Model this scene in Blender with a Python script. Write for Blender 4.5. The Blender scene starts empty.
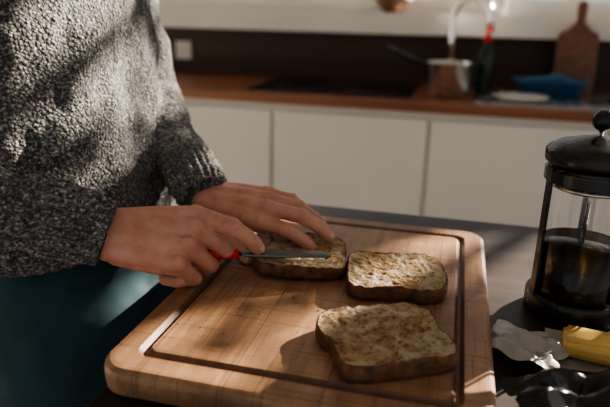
import bpy, bmesh, math, random
from mathutils import Vector, Matrix, noise
random.seed(7)
V=Vector
COL=bpy.context.scene.collection
# ------------------------------------------------------------------ helpers
def link(o,parent=None):
    COL.objects.link(o)
    if parent: o.parent=parent
    return o
def empty(name):
    e=bpy.data.objects.new(name,None); e.empty_display_size=.05; return link(e)
def mesh_obj(name,bm,mats,parent=None,smooth=True,recalc=True):
    if recalc: bmesh.ops.recalc_face_normals(bm,faces=bm.faces)
    me=bpy.data.meshes.new(name); bm.to_mesh(me); bm.free()
    for m in (mats if isinstance(mats,(list,tuple)) else [mats]): me.materials.append(m)
    if smooth:
        for p in me.polygons: p.use_smooth=True
    return link(bpy.data.objects.new(name,me),parent)
def add_box(bm,c,s,rot=None,mi=0):
    r=bmesh.ops.create_cube(bm,size=1)
    M=Matrix.Translation(V(c))@(rot.to_4x4() if rot else Matrix.Identity(4))@Matrix.Diagonal((s[0],s[1],s[2],1))
    bmesh.ops.transform(bm,matrix=M,verts=r['verts'])
    for v in r['verts']:
        for f in v.link_faces: f.material_index=mi
    return r['verts']
def box(name,lo,hi,mat,parent=None,bevel=0.0,seg=2):
    bm=bmesh.new(); lo=V(lo);hi=V(hi)
    add_box(bm,(lo+hi)/2,hi-lo)
    if bevel: bmesh.ops.bevel(bm,geom=list(bm.edges),offset=bevel,segments=seg,affect='EDGES',profile=.5)
    return mesh_obj(name,bm,mat,parent,smooth=False)
def add_lathe(bm,prof,c=(0,0,0),n=48,M=None,mi=0):
    rings=[];c=V(c)
    for r,z in prof:
        if r<1e-6: rings.append([bm.verts.new(c+V((0,0,z)))])
        else: rings.append([bm.verts.new(c+V((r*math.cos(2*math.pi*i/n),r*math.sin(2*math.pi*i/n),z))) for i in range(n)])
    for a,b in zip(rings,rings[1:]):
        for i in range(n):
            j=(i+1)%n
            if len(a)==1 and len(b)==1: continue
            if len(a)==1: f=bm.faces.new((a[0],b[i],b[j]))
            elif len(b)==1: f=bm.faces.new((a[i],b[0],a[j]))
            else: f=bm.faces.new((a[i],b[i],b[j],a[j]))
            f.material_index=mi
    vs=[v for r in rings for v in r]
    if M: bmesh.ops.transform(bm,matrix=M,verts=vs)
    return vs
def lathe(name,prof,c,mat,parent=None,n=48,M=None):
    bm=bmesh.new(); add_lathe(bm,prof,c,n,M); return mesh_obj(name,bm,mat,parent)
def frame_of(d):
    d=d.normalized(); a=V((0,0,1)) if abs(d.z)<.9 else V((1,0,0))
    x=a.cross(d).normalized(); y=d.cross(x); return x,y,d
def add_tube(bm,pts,rad,n=16,cap=True,mod=None,mi=0,refx=None):
    pts=[V(p) for p in pts]; rings=[]
    if not isinstance(rad,(list,tuple)): rad=[rad]*len(pts)
    px=refx
    for i,p in enumerate(pts):
        d=(pts[min(i+1,len(pts)-1)]-pts[max(i-1,0)]).normalized()
        if px is None: px=frame_of(d)[0]
        px=(px-d*px.dot(d)).normalized(); py=d.cross(px)
        ring=[]
        for k in range(n):
            t=2*math.pi*k/n; r=rad[i]+(mod(t,i) if mod else 0)
            ring.append(bm.verts.new(p+px*r*math.cos(t)+py*r*math.sin(t)))
        rings.append(ring)
    for a,b in zip(rings,rings[1:]):
        for k in range(n):
            f=bm.faces.new((a[k],a[(k+1)%n],b[(k+1)%n],b[k])); f.material_index=mi
    if cap:
        f=bm.faces.new(rings[0][::-1]); f.material_index=mi
        f=bm.faces.new(rings[-1]); f.material_index=mi
    return rings
def bez(p0,p1,p2,n=8):
    p0,p1,p2=V(p0),V(p1),V(p2)
    return [p0*(1-t)**2+p1*2*t*(1-t)+p2*t*t for t in [i/n for i in range(n+1)]]
def ball(bm,p,r,sc=(1,1,1),rot=None,u=16,v=10):
    M=Matrix.Translation(V(p))@(rot.to_4x4() if rot else Matrix.Identity(4))@Matrix.Diagonal((sc[0],sc[1],sc[2],1))
    bmesh.ops.create_uvsphere(bm,u_segments=u,v_segments=v,radius=r,matrix=M)
def chain(bm,pts,rad):
    for p,r in zip(pts,rad): ball(bm,p,r)
    for i in range(len(pts)-1):
        if (V(pts[i+1])-V(pts[i])).length>1e-5:
            add_tube(bm,[pts[i],pts[i+1]],[rad[i],rad[i+1]],n=16)
def remesh(o,vox,sm=4,fac=.5):
    m=o.modifiers.new("Remesh",'REMESH'); m.mode='VOXEL'; m.voxel_size=vox; m.use_smooth_shade=True
    if sm:
        s=o.modifiers.new("Smooth",'SMOOTH'); s.iterations=sm; s.factor=fac
# ------------------------------------------------------------------ materials
def mat(name,color=(.5,.5,.5),rough=.5,metal=0,**kw):
    m=bpy.data.materials.new(name); m.use_nodes=True; b=m.node_tree.nodes["Principled BSDF"]
    b.inputs["Base Color"].default_value=(*color,1); b.inputs["Roughness"].default_value=rough; b.inputs["Metallic"].default_value=metal
    for k,v in kw.items(): b.inputs[k.replace("_"," ")].default_value=v
    return m
class NT:
    def __init__(s,m): s.m=m; s.t=m.node_tree; s.b=s.t.nodes["Principled BSDF"]; s.tc=s.t.nodes.new("ShaderNodeTexCoord")
    def n(s,typ,**props):
        x=s.t.nodes.new(typ)
        for k,v in props.items(): setattr(x,k,v)
        return x
    def l(s,a,b): s.t.links.new(a,b)
    def mapping(s,scale=(1,1,1),rot=(0,0,0),loc=(0,0,0)):
        x=s.n("ShaderNodeMapping"); x.inputs["Scale"].default_value=scale; x.inputs["Rotation"].default_value=rot; x.inputs["Location"].default_value=loc
        s.l(s.tc.outputs["Object"],x.inputs[0]); return x.outputs[0]
    def noise(s,vec,scale=5,detail=4,rough=.5,dist=0):
        x=s.n("ShaderNodeTexNoise"); x.inputs["Scale"].default_value=scale; x.inputs["Detail"].default_value=detail; x.inputs["Roughness"].default_value=rough; x.inputs["Distortion"].default_value=dist
        s.l(vec,x.inputs["Vector"]); return x.outputs[0]
    def vor(s,vec,scale=5,feat='F1'):
        x=s.n("ShaderNodeTexVoronoi",feature=feat); x.inputs["Scale"].default_value=scale; s.l(vec,x.inputs["Vector"]); return x
    def ramp(s,fac,stops,interp='LINEAR'):
        x=s.n("ShaderNodeValToRGB"); r=x.color_ramp; r.interpolation=interp
        while len(r.elements)<len(stops): r.elements.new(.5)
        for e,(p,c) in zip(r.elements,stops):
            e.position=p; e.color=(*c,1) if len(c)==3 else c
        s.l(fac,x.inputs[0]); return x.outputs[0]
    def mix(s,fac,a,b,blend='MIX'):
        x=s.n("ShaderNodeMix",data_type='RGBA',blend_type=blend)
        if isinstance(fac,(int,float)): x.inputs[0].default_value=fac
        else: s.l(fac,x.inputs[0])
        for sock,v in ((x.inputs[6],a),(x.inputs[7],b)):
            if isinstance(v,tuple): sock.default_value=(*v,1)
            else: s.l(v,sock)
        return x.outputs[2]
    def math(s,op,a,b=None,c=None):
        x=s.n("ShaderNodeMath",operation=op)
        for i,v in enumerate((a,b,c)):
            if v is None: continue
            if isinstance(v,(int,float)): x.inputs[i].default_value=v
            else: s.l(v,x.inputs[i])
        return x.outputs[0]
    def bump(s,h,strength=.5,dist=.002,prev=None):
        x=s.n("ShaderNodeBump"); x.inputs["Strength"].default_value=strength; x.inputs["Distance"].default_value=dist
        s.l(h,x.inputs["Height"])
        if prev is not None: s.l(prev,x.inputs["Normal"])
        s.l(x.outputs[0],s.b.inputs["Normal"]); return x.outputs[0]
    def color(s,c): s.l(c,s.b.inputs["Base Color"])
    def rough(s,c): s.l(c,s.b.inputs["Roughness"])
g3=lambda v:(v,v,v)
def wood(name,c1,c2,rough=.5,axis='Y',scale=1.0,stave=0,spec=.5,worn=False):
    m=mat(name,c1,rough); t=NT(m); m.node_tree.nodes["Principled BSDF"].inputs["Specular IOR Level"].default_value=spec
    sc=(60,4,60) if axis=='Y' else (4,60,60)
    v=t.mapping(tuple(x*scale for x in sc))
    n1=t.noise(v,1,6,.65,.4); v2=t.mapping(tuple(x*scale*4 for x in sc)); n2=t.noise(v2,1,3,.6)
    col=t.ramp(n1,[(.36,c2),(.64,c1)])
    col=t.mix(t.math('MULTIPLY',n2,.45),col,c2)
    if stave:
        sx=t.n("ShaderNodeSeparateXYZ"); t.l(t.tc.outputs["Object"],sx.inputs[0])
        q=t.math('DIVIDE',sx.outputs[0],stave); fl=t.math('FLOOR',q); fr=t.math('FRACT',q)
        wn=t.n("ShaderNodeTexWhiteNoise",noise_dimensions='1D'); t.l(fl,wn.inputs["W"])
        fac=t.math('MULTIPLY',wn.outputs[0],.6)
        col=t.mix(fac,col,tuple(x*.68 for x in c1))
        edge=t.math('LESS_THAN',fr,.012)
        col=t.mix(t.math('MULTIPLY',edge,.8),col,tuple(x*.22 for x in c2))
    b0=None
    if worn:
        blot=t.noise(t.mapping((1,1,1)),10,4,.65,.6)
        col=t.mix(t.math('MULTIPLY',t.ramp(blot,[(.42,g3(0)),(.62,g3(1))]),.55),col,tuple(x*.62 for x in c2))
        s1=t.noise(t.mapping((9,300,1),(0,0,.5)),1,1,.5); s2=t.noise(t.mapping((260,8,1),(0,0,.25)),1,1,.5); s3=t.noise(t.mapping((7,330,1),(0,0,-.3)),1,1,.5)
        sc1=t.math('ADD',t.ramp(s1,[(.62,g3(0)),(.66,g3(1))]),t.ramp(s2,[(.62,g3(0)),(.66,g3(1))])); sc1=t.math('ADD',sc1,t.ramp(s3,[(.62,g3(0)),(.66,g3(1))]))
        col=t.mix(t.math('MULTIPLY',sc1,.42),col,tuple(x*.45 for x in c2))
        b0=t.bump(sc1,-.4,.0006)
        pr=t.ramp(t.noise(t.mapping((90,14,90)),1,3,.7),[(.58,g3(0)),(.72,g3(1))])
        col=t.mix(t.math('MULTIPLY',pr,.6),col,tuple(x*.5 for x in c2))
    t.color(col); t.bump(n1,.3,.0007,b0)
    return m
M_board=wood("oak_board",(.50,.300,.170),(.28,.150,.080),.45,'Y',1,.0825,worn=True)
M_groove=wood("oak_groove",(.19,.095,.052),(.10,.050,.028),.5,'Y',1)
M_table=wood("dark_table_wood",(.052,.036,.032),(.015,.011,.010),.40,'X',.5,0,.4)
M_counter=wood("counter_wood",(.36,.155,.072),(.21,.082,.038),.3,'X',.3)
M_splash=wood("splashback_wood",(.070,.028,.017),(.035,.014,.009),.5,'X',.2)
M_paddle=wood("paddle_wood",(.24,.12,.068),(.14,.065,.036),.6,'Y',.4)
M_white=mat("white_paint",(.72,.70,.65),.45)
t=NT(M_white); t.color(t.ramp(t.noise(t.mapping(),3,3),[(.3,(.72,.70,.65)),(.7,(.79,.77,.72))]))
M_cab=mat("cabinet_paint",(.66,.65,.61),.4)
t=NT(M_cab); t.color(t.ramp(t.noise(t.mapping(),2,3),[(.3,(.77,.76,.71)),(.7,(.83,.82,.77))]))
M_wall=mat("plaster",(.6,.58,.54),.8); t=NT(M_wall); t.bump(t.noise(t.mapping(),60,4),.2,.002)
M_floor=wood("floor_wood",(.20,.12,.07),(.10,.055,.03),.5,'X',.3)
M_black=mat("black_plastic",(.009,.009,.010),.30)
t=NT(M_black); t.rough(t.ramp(t.noise(t.mapping(),80,3),[(.3,g3(.22)),(.7,g3(.38))]))
M_hob=mat("hob_glass",(.006,.006,.007),.10)
M_chrome=mat("chrome",(.88,.87,.85),.12,1)
M_steel=mat("steel",(.70,.69,.67),.25,1)
t=NT(M_steel); t.rough(t.ramp(t.noise(t.mapping((1,1,40)),20,3),[(.3,g3(.18)),(.7,g3(.36))]))
M_glass=mat("clear_glass",(1,1,1),.02,0,Transmission_Weight=1.0,IOR=1.45)
M_coffee=mat("coffee",(.006,.003,.002),.12)
M_bottle=mat("green_bottle",(.012,.03,.02),.15)
M_red=mat("red_plastic",(.55,.016,.012),.35)
M_blue=mat("blue_plastic",(.025,.10,.22),.4)
M_ceramic=mat("white_ceramic",(.7,.68,.63),.25)
M_butter=mat("butter",(.70,.48,.15),.4,Subsurface_Weight=.15,Subsurface_Scale=.01)
t=NT(M_butter); t.bump(t.noise(t.mapping(),120,4),.3,.001)
M_spread=mat("butter_spread",(.60,.50,.31),.35)
M_foil=mat("wrapper_foil",(.36,.355,.34),.32,.35)
t=NT(M_foil); t.bump(t.noise(t.mapping(),90,3,.6,1.0),.5,.002)
M_foild=mat("dark_wrapper",(.013,.014,.016),.22,.3)
M_jeans=mat("denim",(.008,.034,.046),.85)
t=NT(M_jeans); nn=t.noise(t.mapping(),900,2); t.color(t.mix(t.ramp(t.noise(t.mapping(),14,3),[(.3,g3(0)),(.75,g3(1))]),(.006,.030,.042),(.016,.062,.082))); t.bump(nn,.4,.001)
M_shoe=mat("shoe_leather",(.03,.02,.015),.5)
M_hair=mat("hair",(.06,.035,.02),.6); t=NT(M_hair); t.bump(t.noise(t.mapping((200,200,12)),1,4),.9,.004)
M_eye=mat("eye_white",(.8,.78,.75),.2); M_iris=mat("iris",(.05,.03,.02),.2)
M_leaf=mat("leaf",(.06,.12,.03),.5); M_bark=mat("bark",(.10,.07,.05),.9)
# skin
M_skin=mat("skin",(.56,.30,.21),.44,Subsurface_Weight=.2,Subsurface_Scale=.006)
M_skin.node_tree.nodes["Principled BSDF"].inputs["Subsurface Radius"].default_value=(1,.35,.2)
t=NT(M_skin); c=t.ramp(t.noise(t.mapping(),45,4,.55),[(.3,(.60,.325,.235)),(.55,(.53,.255,.175)),(.75,(.45,.165,.115))]); t.color(c)
vv=t.vor(t.mapping((1,1,1)),700); b1=t.bump(vv.outputs[0],.3,.0007); b2=t.bump(t.noise(t.mapping((1,1,1)),160,5,.6,.8),.5,.0015,b1)
t.bump(t.noise(t.mapping((330,70,70)),1,3,.5,.5),.5,.0014,b2)
M_nail=mat("nail",(.62,.36,.29),.25)
# knit
def knit(name):
    m=mat(name,(.2,.2,.2),.95); t=NT(m); o=t.mapping((1,1,1))
    n0=t.noise(o,120,2,.5); n2=t.noise(o,26,4,.6)
    v1=t.vor(t.mapping((1,1,1.35)),215)
    n1=t.noise(o,340,3,.7)
    sp=t.math('ADD',t.math('ADD',t.math('MULTIPLY',n1,.75),t.math('MULTIPLY',n0,.25)),t.math('MULTIPLY',n2,.12))
    col=t.ramp(sp,[(.44,(.024,.025,.028)),(.54,(.092,.092,.093)),(.61,(.23,.23,.225)),(.68,(.54,.53,.50))])
    col=t.mix(t.ramp(v1.outputs[0],[(.35,g3(0)),(.75,g3(.8))]),col,(.012,.012,.014))
    t.color(col)
    h=t.math('SUBTRACT',t.math('MULTIPLY',n1,.5),v1.outputs[0])
    t.bump(h,1.0,.004)
    m.node_tree.nodes["Principled BSDF"].inputs["Sheen Weight"].default_value=.25
    m.node_tree.nodes["Principled BSDF"].inputs["Sheen Roughness"].default_value=.5
    return m
M_knit=knit("grey_marl_knit")
# bread
M_crust=mat("bread_crust",(.22,.095,.035),.75); t=NT(M_crust); t.color(t.ramp(t.noise(t.mapping(),90,4),[(.3,(.050,.019,.008)),(.7,(.20,.09,.036))])); t.bump(t.noise(t.mapping(),250,4),.9,.0025)
M_crumb=mat("bread_crumb",(.66,.5,.3),.85); t=NT(M_crumb); o=t.mapping()
base=t.ramp(t.noise(o,75,5,.7),[(.32,(.11,.055,.020)),(.45,(.29,.175,.075)),(.60,(.43,.30,.15))])
hol=t.vor(o,190); base=t.mix(t.ramp(hol.outputs[0],[(.16,g3(.85)),(.34,g3(0))]),base,(.09,.045,.02))
bn=t.noise(o,26,6,.7,1.2); bmask=t.ramp(bn,[(.46,g3(0)),(.60,g3(.68))])
base=t.mix(bmask,base,(.50,.425,.29))
seed=t.vor(t.mapping((1,1.8,1)),95); base=t.mix(t.ramp(seed.outputs[0],[(.16,g3(.75)),(.26,g3(0))]),base,(.09,.045,.018)); t.color(base)
t.rough(t.ramp(bn,[(.46,g3(.9)),(.56,g3(.42))]))
b1=t.bump(hol.outputs[0],.6,.0018); t.bump(t.noise(o,140,5,.7),.85,.0034,b1)
# ------------------------------------------------------------------ room shell
def boxes(name,lst,m,bevel=0,parent=None):
    bm=bmesh.new()
    for lo,hi in lst:
        lo=V(lo);hi=V(hi); add_box(bm,(lo+hi)/2,hi-lo)
    if bevel: bmesh.ops.bevel(bm,geom=list(bm.edges),offset=bevel,segments=2,affect='EDGES')
    return mesh_obj(name,bm,m,parent,smooth=False)
WY=2.72
boxes("floor",[((-2.6,-2.2,-.05),(2.9,WY+.2,0))],M_floor)
boxes("ceiling",[((-2.6,-2.2,2.7),(2.9,WY+.2,2.75))],M_white)
boxes("wall_back",[((-2.6,WY,0),(2.9,WY+.2,1.19)),((-2.6,WY,2.48),(2.9,WY+.2,2.7)),((-2.6,WY,1.19),(-1.7,WY+.2,2.48)),((2.5,WY,1.19),(2.9,WY+.2,2.48))],M_wall)
boxes("wall_left",[((-2.7,-2.2,0),(-2.6,WY+.2,2.7))],M_wall)
fr=[((-1.7,WY+.04,1.19),(2.5,WY+.10,1.25)),((-1.7,WY+.04,2.42),(2.5,WY+.10,2.48))]
for x in (-1.7,-.65,.40,1.45,2.44): fr.append(((x,WY+.04,1.25),(x+.06,WY+.10,2.42)))
boxes("window_1",fr,M_white)
boxes("trim_1",[((-2.0,WY-.13,1.105),(2.3,WY,1.19))],M_white,.004)
boxes("trim_2",[((-2.2,WY-.015,.90),(2.4,WY,1.105))],M_splash)
# ------------------------------------------------------------------ kitchen counter
kc=empty("kitchen_counter")
CF=2.09
box("worktop",(-2.2,CF,.865),(2.4,WY-.016,.90),M_counter,kc,.004)
box("carcass",(-2.2,CF+.045,.10),(2.4,WY-.016,.864),M_cab,kc)
box("plinth",(-2.2,CF+.09,0),(2.4,CF+.11,.10),M_black,kc)
for i,x in enumerate([-1.821,-1.241,-.661,-.081,.499,1.079,1.659]):
    box("cabinet_door_%d"%(i+1),(x+.005,CF+.022,.115),(x+.573,CF+.044,.838),M_cab,kc,.003)
box("sink_drainer",(.06,2.13,.9005),(.62,2.56,.906),M_steel,kc,.002)
hob=empty("ceramic_hob")
box("glass_plate",(-.78,2.17,.9005),(-.16,2.60,.908),M_hob,hob,.002)
for i,(x,y) in enumerate([(-.62,2.28),(-.32,2.28),(-.62,2.48),(-.32,2.48)]):
    lathe("burner_%d"%(i+1),[(.07,.9085),(.075,.9095),(.085,.9095),(.088,.9085)],(x,y,0),M_black,hob)
sp=empty("steel_saucepan"); sx,sy,sz=-.035,2.30,.9005
lathe("pan_body",[(0,.001),(.070,.001),(.078,.008),(.080,.118),(.084,.122),(.084,.124),(.078,.123),(.076,.012),(0,.010)],(sx,sy,sz),M_steel,sp)
bm=bmesh.new(); add_tube(bm,bez((sx-.075,sy+.0,sz+.108),(sx-.13,sy+.0,sz+.118),(sx-.24,sy+.02,sz+.170)),[.008,.009,.010,.011,.012,.012,.012,.011,.009],12)
mesh_obj("handle",bm,M_black,sp)
tp=empty("kitchen_tap"); fx,fy=-.040,2.53
lathe("tap_base",[(0,0),(.028,0),(.028,.012),(.021,.02),(.019,.09),(.021,.10),(0,.104)],(fx,fy,.9005),M_chrome,tp)
bm=bmesh.new(); pts=[V((fx,fy,1.0)),V((fx,fy,1.10)),V((fx,fy,1.17))]
for i in range(1,13):
    a=math.pi*i/12; pts.append(V((fx+.070*(1-math.cos(a)),fy-.03*(1-math.cos(a)),1.18+.072*math.sin(a))))
pts.append(pts[-1]+V((0,0,-.05))); add_tube(bm,pts,.0145,16); mesh_obj("spout",bm,M_chrome,tp)
bm=bmesh.new(); add_tube(bm,[(fx+.015,fy,.965),(fx+.05,fy-.01,.985),(fx+.085,fy-.02,1.0)],[.007,.006,.008],10); mesh_obj("lever",bm,M_chrome,tp)
bt=empty("washing_up_bottle")
lathe("bottle_body",[(0,0),(.030,0),(.033,.006),(.033,.12),(.028,.15),(.014,.17),(.013,.185),(0,.185)],(.095,2.44,.9065),M_bottle,bt)
lathe("bottle_cap",[(0,.186),(.017,.186),(.016,.205),(.008,.212),(.006,.225),(0,.226)],(.095,2.44,.9065),M_red,bt)
bw=empty("blue_washing_up_bowl")
bm=bmesh.new()
def rr(w,h,r,z,c=(0,0),n=8):
    out=[]
    for cx,cy,a0 in ((w-r,h-r,0),(-w+r,h-r,90),(-w+r,-h+r,180),(w-r,-h+r,270)):
        for i in range(n+1):
            a=math.radians(a0+90*i/n); out.append(V((c[0]+cx+r*math.cos(a),c[1]+cy+r*math.sin(a),z)))
    return out
def loops(bm,ls,mis=None,capb=True,capt=True):
    R=[[bm.verts.new(p) for p in l] for l in ls]; n=len(R[0])
    for q,(a,b) in enumerate(zip(R,R[1:])):
        for i in range(n):
            f=bm.faces.new((a[i],a[(i+1)%n],b[(i+1)%n],b[i]))
            if mis: f.material_index=mis[q]
    if capb: bm.faces.new(R[0][::-1])
    if capt: bm.faces.new(R[-1])
    return R
c=(.335,2.425)
loops(bm,[rr(.105,.055,.03,.9065,c),rr(.125,.070,.035,.960,c),rr(.135,.080,.04,.962,c),rr(.135,.080,.04,.966,c),rr(.121,.066,.035,.966,c),rr(.102,.052,.03,.912,c)])
mesh_obj("tub",bm,M_blue,bw)
bm=bmesh.new(); bmesh.ops.create_grid(bm,x_segments=30,y_segments=20,size=1)
for v in bm.verts:
    x,y=v.co.x,v.co.y; v.co=V((c[0]+x*.09,c[1]+y*.045,.950+.025*noise.noise(V((x*2,y*2,3)))+.02*(1-x*x)))
o=mesh_obj("dish_cloth",bm,mat("blue_cloth",(.05,.15,.28),.9),bw); m=o.modifiers.new("s",'SOLIDIFY'); m.thickness=.004
lathe("white_plate",[(0,0),(.055,0),(.06,.004),(.094,.014),(.096,.016),(.092,.017),(.058,.007),(0,.005)],(.22,2.235,.9065),M_ceramic)
def paddle(name,x,y,w,h,hh,lean):
    bm=bmesh.new(); P=[]
    n=8
    def arc(cx,cz,r,a0,a1):
        for i in range(n+1):
            a=math.radians(a0+(a1-a0)*i/n); P.append((cx+r*math.cos(a),cz+r*math.sin(a)))
    P.append((-w,.0));P.append((w,.0)); arc(w-.04,h-.04,.04,0,80); arc(.035,h+.035,.02,250,180); arc(0,hh-.02,.018,0,180); arc(-.035,h+.035,.02,0,-70); arc(-w+.04,h-.04,.04,100,180)
    f=[bm.verts.new((px,-.008,pz)) for px,pz in P]; b=[bm.verts.new((px,.008,pz)) for px,pz in P]
    bm.faces.new(f); bm.faces.new(b[::-1])
    for i in range(len(f)): bm.faces.new((f[i],b[i],b[(i+1)%len(f)],f[(i+1)%len(f)]))
    bmesh.ops.transform(bm,matrix=Matrix.Translation((x,y,.9085))@Matrix.Rotation(lean,4,'X'),verts=bm.verts)
    return mesh_obj(name,bm,M_paddle,smooth=False)
paddle("paddle_chopping_board",.435,2.548,.075,.235,.345,math.radians(-5))
lathe("wooden_bowl",[(0,0),(.03,0),(.05,.015),(.075,.045),(.08,.06),(.074,.06),(.045,.018),(0,.01)],(-.30,2.67,1.1905),M_paddle)
jar=empty("spice_jar"); lathe("jar",[(0,0),(.022,0),(.024,.004),(.024,.06),(.018,.068),(0,.068)],(.14,2.665,1.1905),M_ceramic,jar); lathe("jar_lid",[(0,.069),(.02,.069),(.02,.085),(0,.086)],(.14,2.665,1.1905),M_steel,jar)
pw=empty("wall_socket"); box("socket_plate",(-1.33,WY-.026,.955),(-1.25,WY-.0155,1.04),M_ceramic,pw,.003); box("socket_switch",(-1.30,WY-.031,.985),(-1.28,WY-.0265,1.01),M_ceramic,pw,.001)
# ------------------------------------------------------------------ dining table
tb=empty("wooden_table")
box("table_top",(-.285,.33,.835),(1.15,.975,.87),M_table,tb,.004)
box("apron_far",(-.22,.90,.75),(1.08,.925,.834),M_table,tb); box("apron_near",(-.22,.38,.75),(1.08,.405,.834),M_table,tb)
for i,(x,y) in enumerate([(-.25,.42),(1.05,.42),(-.25,.86),(1.05,.86)]): box("leg_%d"%(i+1),(x,y-.03,0),(x+.06,y+.03,.8345),M_table,tb,.004)
# ------------------------------------------------------------------ chopping board
bw_,bl_=.172,.226; bc=(-.115,.614)
bm=bmesh.new(); z0=.8705; zt=.900
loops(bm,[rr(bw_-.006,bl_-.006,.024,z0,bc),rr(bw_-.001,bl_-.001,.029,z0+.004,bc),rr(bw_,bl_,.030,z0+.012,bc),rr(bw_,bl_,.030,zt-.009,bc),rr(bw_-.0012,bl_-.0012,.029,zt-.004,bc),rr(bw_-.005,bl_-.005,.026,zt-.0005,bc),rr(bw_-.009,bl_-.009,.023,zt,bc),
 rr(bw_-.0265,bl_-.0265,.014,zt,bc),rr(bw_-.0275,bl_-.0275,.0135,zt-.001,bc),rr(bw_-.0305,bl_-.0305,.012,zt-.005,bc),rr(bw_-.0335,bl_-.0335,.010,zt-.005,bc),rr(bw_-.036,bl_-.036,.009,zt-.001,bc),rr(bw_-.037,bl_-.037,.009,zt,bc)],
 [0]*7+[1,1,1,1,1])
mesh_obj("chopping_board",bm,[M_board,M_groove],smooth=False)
# ------------------------------------------------------------------ bread slices
def slice_outline(t):
    c,s=math.cos(t),math.sin(t)
    e=5.5
    r=1/((abs(c)**e+abs(s)**e)**(1/e))
    x,y=r*c,r*s
    if y>0: x*=1+.05*math.sin(min(1,y)*math.pi)
    x*=1-.035*math.exp(-((y+.15)/.25)**2)
    if s>0: y*=1+.08*(1-x*x*.8)
    return x*.5,y*.5
def bread(name,c,size,rot,seed,tilt=None,zb=.9005,th=.0175):
    bm=bmesh.new(); n=140; K=36; o=[]
    for i in range(n):
        t=2*math.pi*i/n; x,y=slice_outline(t); k=1+.030*noise.noise(V((math.cos(t)*2.2,math.sin(t)*2.2,seed)))+.022*noise.noise(V((math.cos(t)*9,math.sin(t)*9,seed)))
        o.append((x*k*size[0],y*k*size[1]))
    def hz(x,y):
        return th+.0020*noise.noise(V((x*60,y*60,seed)))+.0020*noise.noise(V((x*170,y*170,seed+5)))
    rings=[]
    for z,s in ((0,.955),(.002,.985),(.006,1.0),(th*.7,1.0),(th*.94,.993)):
        rings.append([bm.verts.new((x*s*(1+.006*noise.noise(V((x*200,y*200,z*300)))),y*s,z)) for x,y in o])
    mi=[1,1,1,1]
    for k in range(K):
        s=(.975,.958,.942)[k] if k<3 else .942*(1-(k-2)/(K-2))**.95
        ring=[]
        for x,y in o:
            X,Y=x*s,y*s; ring.append(bm.verts.new((X,Y,hz(X,Y)+(.0008,.0005,0)[min(k,2)])))
        rings.append(ring); mi.append(1 if k<2 else 0)
    for q,(a,b) in enumerate(zip(rings,rings[1:])):
        for i in range(n):
            f=bm.faces.new((a[i],a[(i+1)%n],b[(i+1)%n],b[i])); f.material_index=mi[q]
    f=bm.faces.new(rings[0][::-1]); f.material_index=1; f=bm.faces.new(rings[-1]); f.material_index=0
    ob=mesh_obj(name,bm,[M_crumb,M_crust]); ob.location=(c[0],c[1],zb); ob.rotation_euler=(tilt[0] if tilt else 0,tilt[1] if tilt else 0,rot)
    return ob
bread("bread_slice",(-.042,.487),(.112,.102),math.radians(28),1.3)
bread("bread_slice.001",(-.050,.629),(.100,.108),math.radians(-80),4.7)
bread("bread_slice.002",(-.168,.652),(.112,.106),math.radians(15),8.1,(0,math.radians(3.5)),.9040,.0155)
bm=bmesh.new(); k=0
while k<26:
    x=random.gauss(-.19,.05); y=random.gauss(.52,.06)
    if not(-.25<x<.02 and .44<y<.78) or (x>-.115 and y<.56) or y>.575: continue
    k+=1; r=random.uniform(.0004,.0012); bmesh.ops.create_icosphere(bm,subdivisions=1,radius=r,matrix=Matrix.Translation((x,y,.9+r*.7)))
mesh_obj("bread_crumbs",bm,M_crumb)
# ------------------------------------------------------------------ french press
fp=empty("french_press"); px_,py_=.153,.682; zb=.8705; P0=(px_,py_,zb)
lathe("base_holder",[(0,0),(.050,0),(.052,.003),(.052,.022),(.0495,.026),(.0475,.026),(.0475,.006),(0,.005)],P0,M_black,fp,64)
lathe("glass_beaker",[(0,.0065),(.043,.0065),(.0465,.010),(.0465,.170),(.0480,.176),(.0462,.176),(.0445,.170),(.0445,.012),(.042,.0085),(0,.0085)],P0,M_glass,fp,64)
lathe("coffee",[(0,.009),(.0415,.009),(.0442,.0125),(.0442,.088),(0,.088)],P0,M_coffee,fp,64)
lathe("lid",[(0,.174),(.043,.174),(.043,.178),(.0515,.178),(.0525,.181),(.0525,.190),(.049,.194),(.040,.199),(.022,.204),(.010,.207),(.006,.208),(0,.208)],P0,M_black,fp,64)
lathe("lid_skirt",[(.0425,.174),(.0435,.158),(.042,.158),(.041,.174)],P0,M_steel,fp,64)
lathe("plunger_rod",[(0,.06),(.0022,.06),(.0022,.216),(0,.216)],P0,M_steel,fp,16)
lathe("knob",[(0,.207)]+[(.0115*math.sin(a*math.pi/12),.224-.0115*math.cos(a*math.pi/12)) for a in range(1,12)]+[(0,.2355)],P0,M_black,fp,32)
lathe("filter_disc",[(0,.1505),(.020,.152),(.040,.1495),(.0425,.151),(.0425,.154),(.02,.156),(0,.156)],P0,M_steel,fp,48)
bm=bmesh.new()
for a in (80,200,320):
    a=math.radians(a); d=V((math.cos(a),math.sin(a),0)); add_box(bm,V(P0)+d*.0492+V((0,0,.098)),(.003,.010,.150),Matrix.Rotation(a,3,'Z'))
add_lathe(bm,[(.0475,.158),(.0505,.158),(.0505,.170),(.0475,.170)],P0,64)
mesh_obj("frame",bm,M_black,fp,smooth=False)
bm=bmesh.new(); h=V(P0); d=V((.93,-.1,0)).normalized()
pts=[h+d*.050+V((0,0,.164)),h+d*.075+V((0,0,.166)),h+d*.092+V((0,0,.150)),h+d*.094+V((0,0,.10)),h+d*.090+V((0,0,.055)),h+d*.075+V((0,0,.035)),h+d*.052+V((0,0,.018))]
add_tube(bm,pts,[.007,.008,.009,.0095,.009,.008,.006],14); o=mesh_obj("handle",bm,M_black,fp); s=o.modifiers.new("s",'SUBSURF'); s.levels=2;s.render_levels=2
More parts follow.
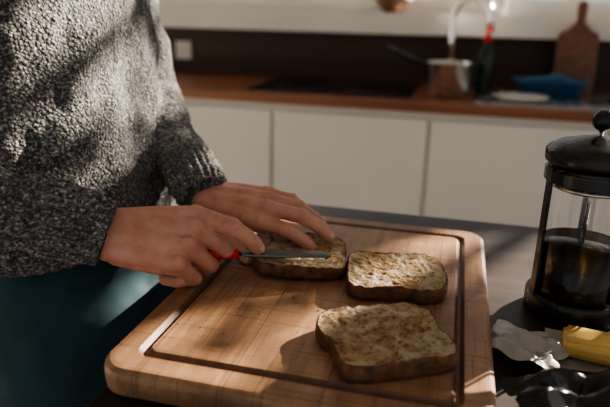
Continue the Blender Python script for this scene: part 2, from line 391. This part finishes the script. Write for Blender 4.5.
# ------------------------------------------------------------------ butter + wrappers
bb=empty("butter_block")
bm=bmesh.new(); add_box(bm,(0,0,0),(.105,.040,.019)); bmesh.ops.bevel(bm,geom=list(bm.edges),offset=.0035,segments=3,affect='EDGES'); bmesh.ops.subdivide_edges(bm,edges=bm.edges,cuts=2,use_grid_fill=True)
for v in bm.verts: v.co+=V((noise.noise(v.co*60),noise.noise(v.co*60+V((5,0,0))),noise.noise(v.co*60+V((0,7,0)))))*.0018
bmesh.ops.transform(bm,matrix=Matrix.Translation((.181,.574,.8860))@Matrix.Rotation(math.radians(-6),4,'Z'),verts=bm.verts)
mesh_obj("butter",bm,M_butter,bb)
def crumple(name,c,w,h,rot,seed,m,parent,amp=.010,z=.872,curl=.0,fq=2.6):
    bm=bmesh.new(); bmesh.ops.create_grid(bm,x_segments=60,y_segments=46,size=.5)
    for v in bm.verts:
        x,y=v.co.x,v.co.y
        k=0; rnd=random.Random(seed)
        for q in range(6):
            a=rnd.uniform(0,math.pi); fr_=rnd.uniform(.7,1.6)*fq/2*(1+q*.15); ph=rnd.uniform(0,1)
            s_=(x*math.cos(a)+y*math.sin(a))*fr_+ph; k+=abs(2*(s_-math.floor(s_))-1)*(1/(1+q*.5))
        k=k/2.8
        ex=1+.20*noise.noise(V((math.atan2(y,x)*1.6,seed,0)))
        v.co=V((x*w*ex,y*h*ex,.001+amp*k*(.35+.65*min(1,3.2*(.5-max(abs(x),abs(y)))+.4))+curl*(abs(y)*2)**3))
    bmesh.ops.transform(bm,matrix=Matrix.Translation((c[0],c[1],z))@Matrix.Rotation(rot,4,'Z'),verts=bm.verts)
    o=mesh_obj(name,bm,m,parent,smooth=False); s=o.modifiers.new("s",'SOLIDIFY'); s.thickness=.0003; return o
crumple("foil_wrapper",(.092,.566),.076,.066,math.radians(-20),12,M_foil,bb,.024,.8708,.004,2.8)
crumple("under_wrapper",(.182,.572),.135,.070,math.radians(-6),6,M_foil,bb,.004,.8708,.005)
crumple("snack_wrapper",(.128,.482),.115,.062,math.radians(20),9,M_foild,None,.034,.8708,.004,3.6)
# ------------------------------------------------------------------ person
person=empty("person")
def hand(name,W,f,n,right,fing,thumb,back,sc=1.0):
    f=V(f).normalized(); n=V(n); n=(n-f*n.dot(f)).normalized(); s=n.cross(f) if right else f.cross(n)
    W=V(W); P=lambda a,b,c=0:W+(f*a+s*b+n*c)*sc
    bm=bmesh.new(); nb=bmesh.new()
    mcp=[(.086,.027,-.002),(.089,.008,.002),(.083,-.011,.000),(.075,-.028,-.006)]
    wr=[(.004,.013,0),(.004,.005,.001),(.004,-.006,.001),(.004,-.014,-.002)]
    L=[(.042,.026,.020),(.046,.029,.021),(.042,.027,.021),(.034,.021,.018)]
    Rr=[(.0110,.0096,.0085,.0073),(.0112,.0098,.0086,.0074),(.0107,.0093,.0081,.0070),(.0097,.0083,.0072,.0063)]
    for i in range(4):
        a=P(*wr[i]);b=P(*mcp[i]); mid=(a+b)/2+n*.001*sc; midp=(a+b)/2-n*.009*sc
        chain(bm,[a,mid,b-n*.002*sc],[.0150*sc,.0128*sc,Rr[i][0]*sc]); chain(bm,[P(wr[i][0],wr[i][1],-.004),midp,b-n*.009*sc],[.013*sc,.0125*sc,.0100*sc])
        if i<3:
            a2=P(*wr[i+1]); b2=P(*mcp[i+1]); A=(a+a2)/2; B=(b+b2)/2-n*.0030*sc-f*.006*sc
            chain(bm,[A,(A+B)/2+n*.0015*sc,B],[.0150*sc,.0132*sc,.0098*sc])
        spread,fl=fing[i]
        sp=math.radians(spread); fd=(f*math.cos(sp)+s*math.sin(sp)).normalized()
        p=b; pts=[p]; th=0; dirs=[]
        for j in range(3):
            th+=math.radians(fl[j]); d=fd*math.cos(th)-n*math.sin(th); dirs.append((d,n*math.cos(th)+fd*math.sin(th)))
            l=L[i][j]*sc-(Rr[i][3]*sc*.6 if j==2 else 0); p=p+d*l; pts.append(p)
        r=[x*sc for x in Rr[i]]
        full=[pts[0],(pts[0]+pts[1])/2,pts[1],(pts[1]+pts[2])/2,pts[2],(pts[2]*.4+pts[3]*.6),pts[3]]
        rad=[r[0],r[1]*1.0,r[1]*1.0,r[2]*1.03,r[2]*1.02,r[2]*.97,r[3]]
        chain(bm,full,rad); ball(bm,pts[0]+n*.0022*sc,r[0]*.88); ball(bm,pts[1]+(dirs[0][1]+dirs[1][1])*.0009*sc,r[1]*.95)
        d,u=dirs[2]; w=d.cross(u); rot=Matrix((d,w,u)).transposed()
        ball(nb,pts[3]-d*.0016*sc+u*r[3]*.84,1,(.0064*sc,.0050*sc,.0016*sc),rot)
    tp=[P(.018,.018,-.010)]+[P(*q) for q in thumb]
    chain(bm,tp,[.0165*sc,.0130*sc,.0108*sc,.0086*sc]); chain(bm,[tp[0],(tp[0]+tp[1])/2],[.0175*sc,.0158*sc])
    ball(bm,(tp[2]+tp[3])/2,.0104*sc)
    d=(tp[3]-tp[2]).normalized(); u=(n*.6+s*.8); u=(u-d*u.dot(d)).normalized(); rot=Matrix((d,d.cross(u),u)).transposed()
    ball(nb,tp[3]-d*.001*sc+u*.0074*sc,1,(.0075*sc,.0062*sc,.0018*sc),rot)
    chain(bm,[(tp[0]+tp[1])/2,P(.060,.022,-.004)],[.010*sc,.009*sc]); chain(bm,[tp[1]*.6+tp[0]*.4,P(.070,.024,-.006)],[.008*sc,.0075*sc])
    chain(bm,[P(.014,-.016,-.009),P(.055,-.026,-.012)],[.0145*sc,.0120*sc])
    bk=V(back).normalized()
    for k in (-.009,0,.009): chain(bm,[P(.004,k,-.001),P(.004,k,-.001)+bk*.03,P(0,k*1.1,-.001)+bk*.085],[.0165*sc,.0160*sc,.019*sc])
    o=mesh_obj(name,bm,M_skin,person); remesh(o,.0013,6,.5)
    mesh_obj(name+"_nails",nb,M_nail,person)
WN=V((-.350,.524,.966)); ELN=V((-.590,.415,1.068))
hand("hand_right",WN,(.95,.27,-.02),(.05,-.62,.78),True,
  [(-17,(2,36,24)),(-7,(50,78,40)),(-5,(62,82,40)),(-4,(68,82,40))],
  [(.050,.036,-.026),(.082,.034,-.038),(.106,.026,-.040)],(ELN-WN),1.06)
WF=V((-.307,.690,.960)); ELF=V((-.480,.875,1.060))
hand("hand_left",WF,(1.0,-.06,.01),(.08,-.42,.9),False,
  [(5,(12,28,18)),(0,(8,28,22)),(-3,(14,28,20)),(-8,(18,30,20))],
  [(.040,.044,-.014),(.062,.060,-.022),(.080,.068,-.028)],(ELF-WF))
# sweater
bm=bmesh.new()
cy=.69; SX=-.022
prof=[(.920,-.500,.120,.175),(.93,-.504,.130,.184),(.95,-.508,.138,.192),(1.0,-.515,.134,.190),(1.08,-.520,.130,.188),(1.16,-.528,.128,.195),(1.25,-.534,.126,.203),(1.32,-.535,.118,.205),(1.37,-.532,.102,.195),(1.41,-.528,.080,.150),(1.44,-.520,.062,.085),(1.455,-.515,.058,.068)]
n=64; ls=[]
for z,cx,hx,hy in prof:
    l=[]
    for i in range(n):
        t=2*math.pi*i/n; c,s=math.cos(t),math.sin(t); e=2.5; r=1/((abs(c)**e+abs(s)**e)**(1/e)); l.append(V((SX+cx+hx*r*c,cy+hy*r*s,z)))
    ls.append(l)
loops(bm,ls)
SN=V((-.56,.515,1.345)); SF=V((-.56,.865,1.345))
def L(a,b,t): return a*(1-t)+b*t
chain(bm,[SN,L(SN,ELN,.5)+V((0,-.015,0)),ELN],[.070,.056,.046]); chain(bm,[ELN,L(ELN,WN,.35),L(ELN,WN,.62),L(ELN,WN,.80)],[.045,.041,.037,.033])
chain(bm,[SF,L(SF,ELF,.5)+V((0,.012,0)),ELF],[.070,.056,.044]); chain(bm,[ELF,L(ELF,WF,.35),L(ELF,WF,.62),L(ELF,WF,.78)],[.044,.041,.036,.031])
o=mesh_obj("sweater",bm,M_knit,person); remesh(o,.005,8,.5)
tx=bpy.data.textures.new("folds",'CLOUDS'); tx.noise_scale=.09; tx.noise_depth=2
d=o.modifiers.new("d",'DISPLACE'); d.texture=tx; d.strength=.030; d.mid_level=.5; d.texture_coords='GLOBAL'
def cuff(name,E,W,t0,t1,r0,r1,nr=22):
    bm=bmesh.new(); N=nr*6; K=18
    A=L(E,W,t0);B=L(E,W,t1); pts=[];rad=[]
    for i in range(K+1):
        u=i/K; pts.append(A*(1-u)+B*u); rad.append(r0*(1-u)+r1*u+.0035*math.sin(math.pi*u)+ .0012*math.sin(u*19))
    d=(B-A).normalized()
    pts.append(B+d*.002);rad.append(r1-.003); pts.append(B-d*.002);rad.append(r1-.007); pts.append(B-d*.02);rad.append(r1-.009)
    add_tube(bm,pts,rad,N,cap=False,mod=lambda t,i:.0018*math.cos(nr*t)*(1 if i<K+1 else .3))
    return mesh_obj(name,bm,M_knit,person)
cuff("cuff_right",ELN,WN,.68,1.0,.039,.0345)
cuff("cuff_left",ELF,WF,.70,1.0,.036,.031)
bm=bmesh.new(); ls=[]
for z,k in ((.915,1.0),(.900,1.03),(.885,1.03),(.868,1.01),(.862,.985),(.868,.96)):
    l=[]
    for i in range(360):
        t=2*math.pi*i/360; c,s=math.cos(t),math.sin(t); e=2.5; r=1/((abs(c)**e+abs(s)**e)**(1/e)); rb=.0015*math.cos(t*60); l.append(V((SX-.503+(.128*k+rb)*r*c,cy+(.184*k+rb)*r*s,z+.038)))
    ls.append(l)
loops(bm,ls,capb=False,capt=False); mesh_obj("sweater_hem",bm,M_knit,person)
# jeans
bm=bmesh.new()
ls=[]
for z,cx,hx,hy in ((.955,-.525,.108,.165),(.89,-.512,.118,.172),(.82,-.495,.130,.180),(.76,-.488,.130,.184),(.72,-.485,.118,.17)):
    l=[]
    for i in range(48):
        t=2*math.pi*i/48; c,s=math.cos(t),math.sin(t); e=2.3; r=1/((abs(c)**e+abs(s)**e)**(1/e)); l.append(V((cx+hx*r*c,cy+hy*r*s,z)))
    ls.append(l)
loops(bm,ls)
for sgn in (-1,1):
    chain(bm,[V((-.483,cy+sgn*.095,.76)),V((-.470,cy+sgn*.10,.60)),V((-.465,cy+sgn*.10,.47)),V((-.478,cy+sgn*.10,.30)),V((-.49,cy+sgn*.10,.11))],[.093,.082,.066,.062,.052])
o=mesh_obj("jeans",bm,M_jeans,person); remesh(o,.008,6,.5)
tx=bpy.data.textures.new("jfolds",'CLOUDS'); tx.noise_scale=.07; d=o.modifiers.new("d",'DISPLACE'); d.texture=tx; d.strength=.018; d.texture_coords='GLOBAL'
for i,sgn in enumerate((-1,1)):
    bm=bmesh.new(); y=cy+sgn*.10
    chain(bm,[V((-.51,y,.045)),V((-.42,y,.042)),V((-.345,y,.036))],[.042,.038,.034]); chain(bm,[V((-.49,y,.05)),V((-.49,y,.11))],[.042,.040])
    for v in bm.verts: v.co.z=max(v.co.z,.004)
    o=mesh_obj("shoe_%d"%(i+1),bm,M_shoe,person); remesh(o,.006,3)
# head and neck
bm=bmesh.new(); H=V((-.485,cy,1.615))
chain(bm,[V((-.545,cy,1.42)),V((-.515,cy,1.53))],[.058,.054])
rt=Matrix.Rotation(math.radians(28),3,'Y')
def hp_(x,y,z): return H+rt@V((x,y,z))
ball(bm,hp_(-.012,0,.03),1,(.098,.076,.095),rt,32,20); ball(bm,hp_(.030,0,-.045),1,(.062,.056,.066),rt,24,16); ball(bm,hp_(.050,0,-.088),1,(.032,.030,.022),rt)
chain(bm,[hp_(.084,0,.008),hp_(.106,0,-.030)],[.009,.013]); ball(bm,hp_(.093,.012,-.036),.008); ball(bm,hp_(.093,-.012,-.036),.008)
chain(bm,[hp_(.078,-.03,.025),hp_(.086,0,.020),hp_(.078,.03,.025)],[.010,.009,.010])
chain(bm,[hp_(.084,-.018,-.062),hp_(.089,0,-.062),hp_(.084,.018,-.062)],[.005,.008,.005])
for sg in (-1,1):
    ball(bm,hp_(-.012,sg*.078,-.012),1,(.018,.007,.030),rt); ball(bm,hp_(.055,sg*.040,-.025),1,(.022,.020,.018),rt)
o=mesh_obj("head",bm,M_skin,person); remesh(o,.0025,5)
for sg in (-1,1):
    bm=bmesh.new(); ball(bm,hp_(.072,sg*.030,.002),.0125); mesh_obj("eye_%s"%("left" if sg>0 else "right"),bm,M_eye,person)
    bm=bmesh.new(); ball(bm,hp_(.0825,sg*.030,.0),.0045); mesh_obj("iris_%s"%("left" if sg>0 else "right"),bm,M_iris,person)
bm=bmesh.new(); ball(bm,hp_(-.024,0,.048),1,(.104,.085,.098),rt,48,32)
for v in bm.verts: v.co+=(v.co-H).normalized()*.008*noise.noise(v.co*40)
chain(bm,[hp_(-.07,0,.0),hp_(-.075,0,-.05)],[.055,.040])
o=mesh_obj("hair",bm,M_hair,person); remesh(o,.004,3)
# ------------------------------------------------------------------ butter knife
kn=empty("butter_knife")
KA=V((-.312,.556,.938)); KC=V((-.122,.622,.9285)); KB=L(KA,KC,.47)
kd=(KC-KB).normalized(); ks=V((0,0,1)).cross(kd).normalized(); ku=kd.cross(ks)
bm=bmesh.new(); add_tube(bm,[KA,L(KA,KB,.2),L(KA,KB,.6),L(KA,KB,.95),KB],[.004,.0068,.0074,.0068,.005],16); mesh_obj("handle",bm,M_red,kn)
bm=bmesh.new(); N=20; top=[]
Lb=(KC-KB).length
for i in range(N+1):
    u=i/N; w=.0080*(1 if u>.12 else .45+.55*u/.12)*(math.sqrt(max(0,1-((u-.85)/.15)**2)) if u>.85 else 1)
    w=max(w,.0004); tk=.0008
    tilt=(ks*.9+ku*.42).normalized(); nn_=kd.cross(tilt)
    c=KB+kd*Lb*u
    top.append([bm.verts.new(c+tilt*w+nn_*tk*.2),bm.verts.new(c+nn_*tk),bm.verts.new(c-tilt*w*.8),bm.verts.new(c-nn_*tk)])
for a,b in zip(top,top[1:]):
    for k in range(4): bm.faces.new((a[k],a[(k+1)%4],b[(k+1)%4],b[k]))
bm.faces.new(top[0]); bm.faces.new(top[-1][::-1])
M_blade=mat("knife_steel",(.17,.165,.16),.30,1)
mesh_obj("blade",bm,M_blade,kn)
bm=bmesh.new()
chain(bm,[KB+kd*Lb*.50-tilt*.0062,KB+kd*Lb*.66-tilt*.0070,KB+kd*Lb*.80-tilt*.0062,KB+kd*Lb*.92-tilt*.0050],[.0009,.0022,.0018,.0008])
mesh_obj("butter_smear",bm,M_spread,kn)
# ------------------------------------------------------------------ unseen tree outside the window, added to dapple the sun
tr=empty("dapple_tree"); TC=V((2.55,4.25,2.80))
bm=bmesh.new(); add_tube(bm,[V((.3,.25,-2.8))+TC,V((.25,.2,-1.6))+TC,V((.1,.1,-.6))+TC,V((0,0,.4))+TC],[.09,.075,.055,.03],12)
cl=[]
rt_=random.Random(21)
for i in range(36):
    d=V((rt_.gauss(0,1),rt_.gauss(0,1),rt_.gauss(0,1))).normalized()*rt_.uniform(.2,1.0)**.6
    cl.append(TC+V((d.x*1.15,d.y*.5,d.z*.95)))
for c in cl[::3]: add_tube(bm,[TC+V((.1,.1,-.6+rt_.uniform(-.2,.5))),(TC+V((.05,.05,-.3))+c)/2,c],[.03,.014,.005],6)
mesh_obj("trunk_and_branches",bm,M_bark,tr)
bm=bmesh.new()
for c in cl:
    for k in range(20):
        p=c+V((rt_.gauss(0,.08),rt_.gauss(0,.08),rt_.gauss(0,.08)))
        q=Matrix.Rotation(rt_.uniform(0,6.28),3,'Z')@Matrix.Rotation(rt_.uniform(-1.3,1.3),3,'X')
        a,b=.055,.024
        bm.faces.new([bm.verts.new(p+q@V(v)) for v in ((-a,0,0),(-a*.3,b,0.006),(a*.4,b*.8,.006),(a,0,0),(a*.4,-b*.8,.006),(-a*.3,-b,.006))])
mesh_obj("leaves",bm,M_leaf,tr,smooth=False)
# ------------------------------------------------------------------ light
az=V((.62,.785)).normalized(); el=math.radians(23)
sd=V((az.x*math.cos(el),az.y*math.cos(el),math.sin(el)))
sl=bpy.data.lights.new("sun",'SUN'); sl.energy=30; sl.angle=math.radians(.5); sl.color=(1,.86,.70)
so=link(bpy.data.objects.new("sun",sl)); so.rotation_euler=sd.to_track_quat('Z','Y').to_euler(); so.location=(1.5,2.3,2.5)
w=bpy.data.worlds.new("world"); bpy.context.scene.world=w; w.use_nodes=True
bg=w.node_tree.nodes["Background"]; bg.inputs[0].default_value=(.95,.98,1,1); bg.inputs[1].default_value=.55
try: bpy.context.scene.view_settings.look='AgX - Medium High Contrast'
except Exception: pass
# ------------------------------------------------------------------ camera
pitch=math.radians(18.2); roll=math.radians(1.3)
F=V((0,math.cos(pitch),-math.sin(pitch))); R0=V((1,0,0)); U0=V((0,math.sin(pitch),math.cos(pitch)))
Rv=R0*math.cos(roll)+U0*math.sin(roll); Uv=U0*math.cos(roll)-R0*math.sin(roll)
RZ=Matrix.Rotation(math.radians(14),3,'Z'); F=RZ@F;Rv=RZ@Rv;Uv=RZ@Uv
cam=bpy.data.cameras.new("camera"); co=link(bpy.data.objects.new("camera",cam)); cam.sensor_width=36; cam.lens=35; cam.clip_start=.02
M=Matrix((Rv,Uv,-F)).transposed().to_4x4(); M.translation=V((0,0,1.2)); co.matrix_world=M
cam.dof.use_dof=True; cam.dof.focus_distance=.64; cam.dof.aperture_fstop=3.6
bpy.context.scene.camera=co
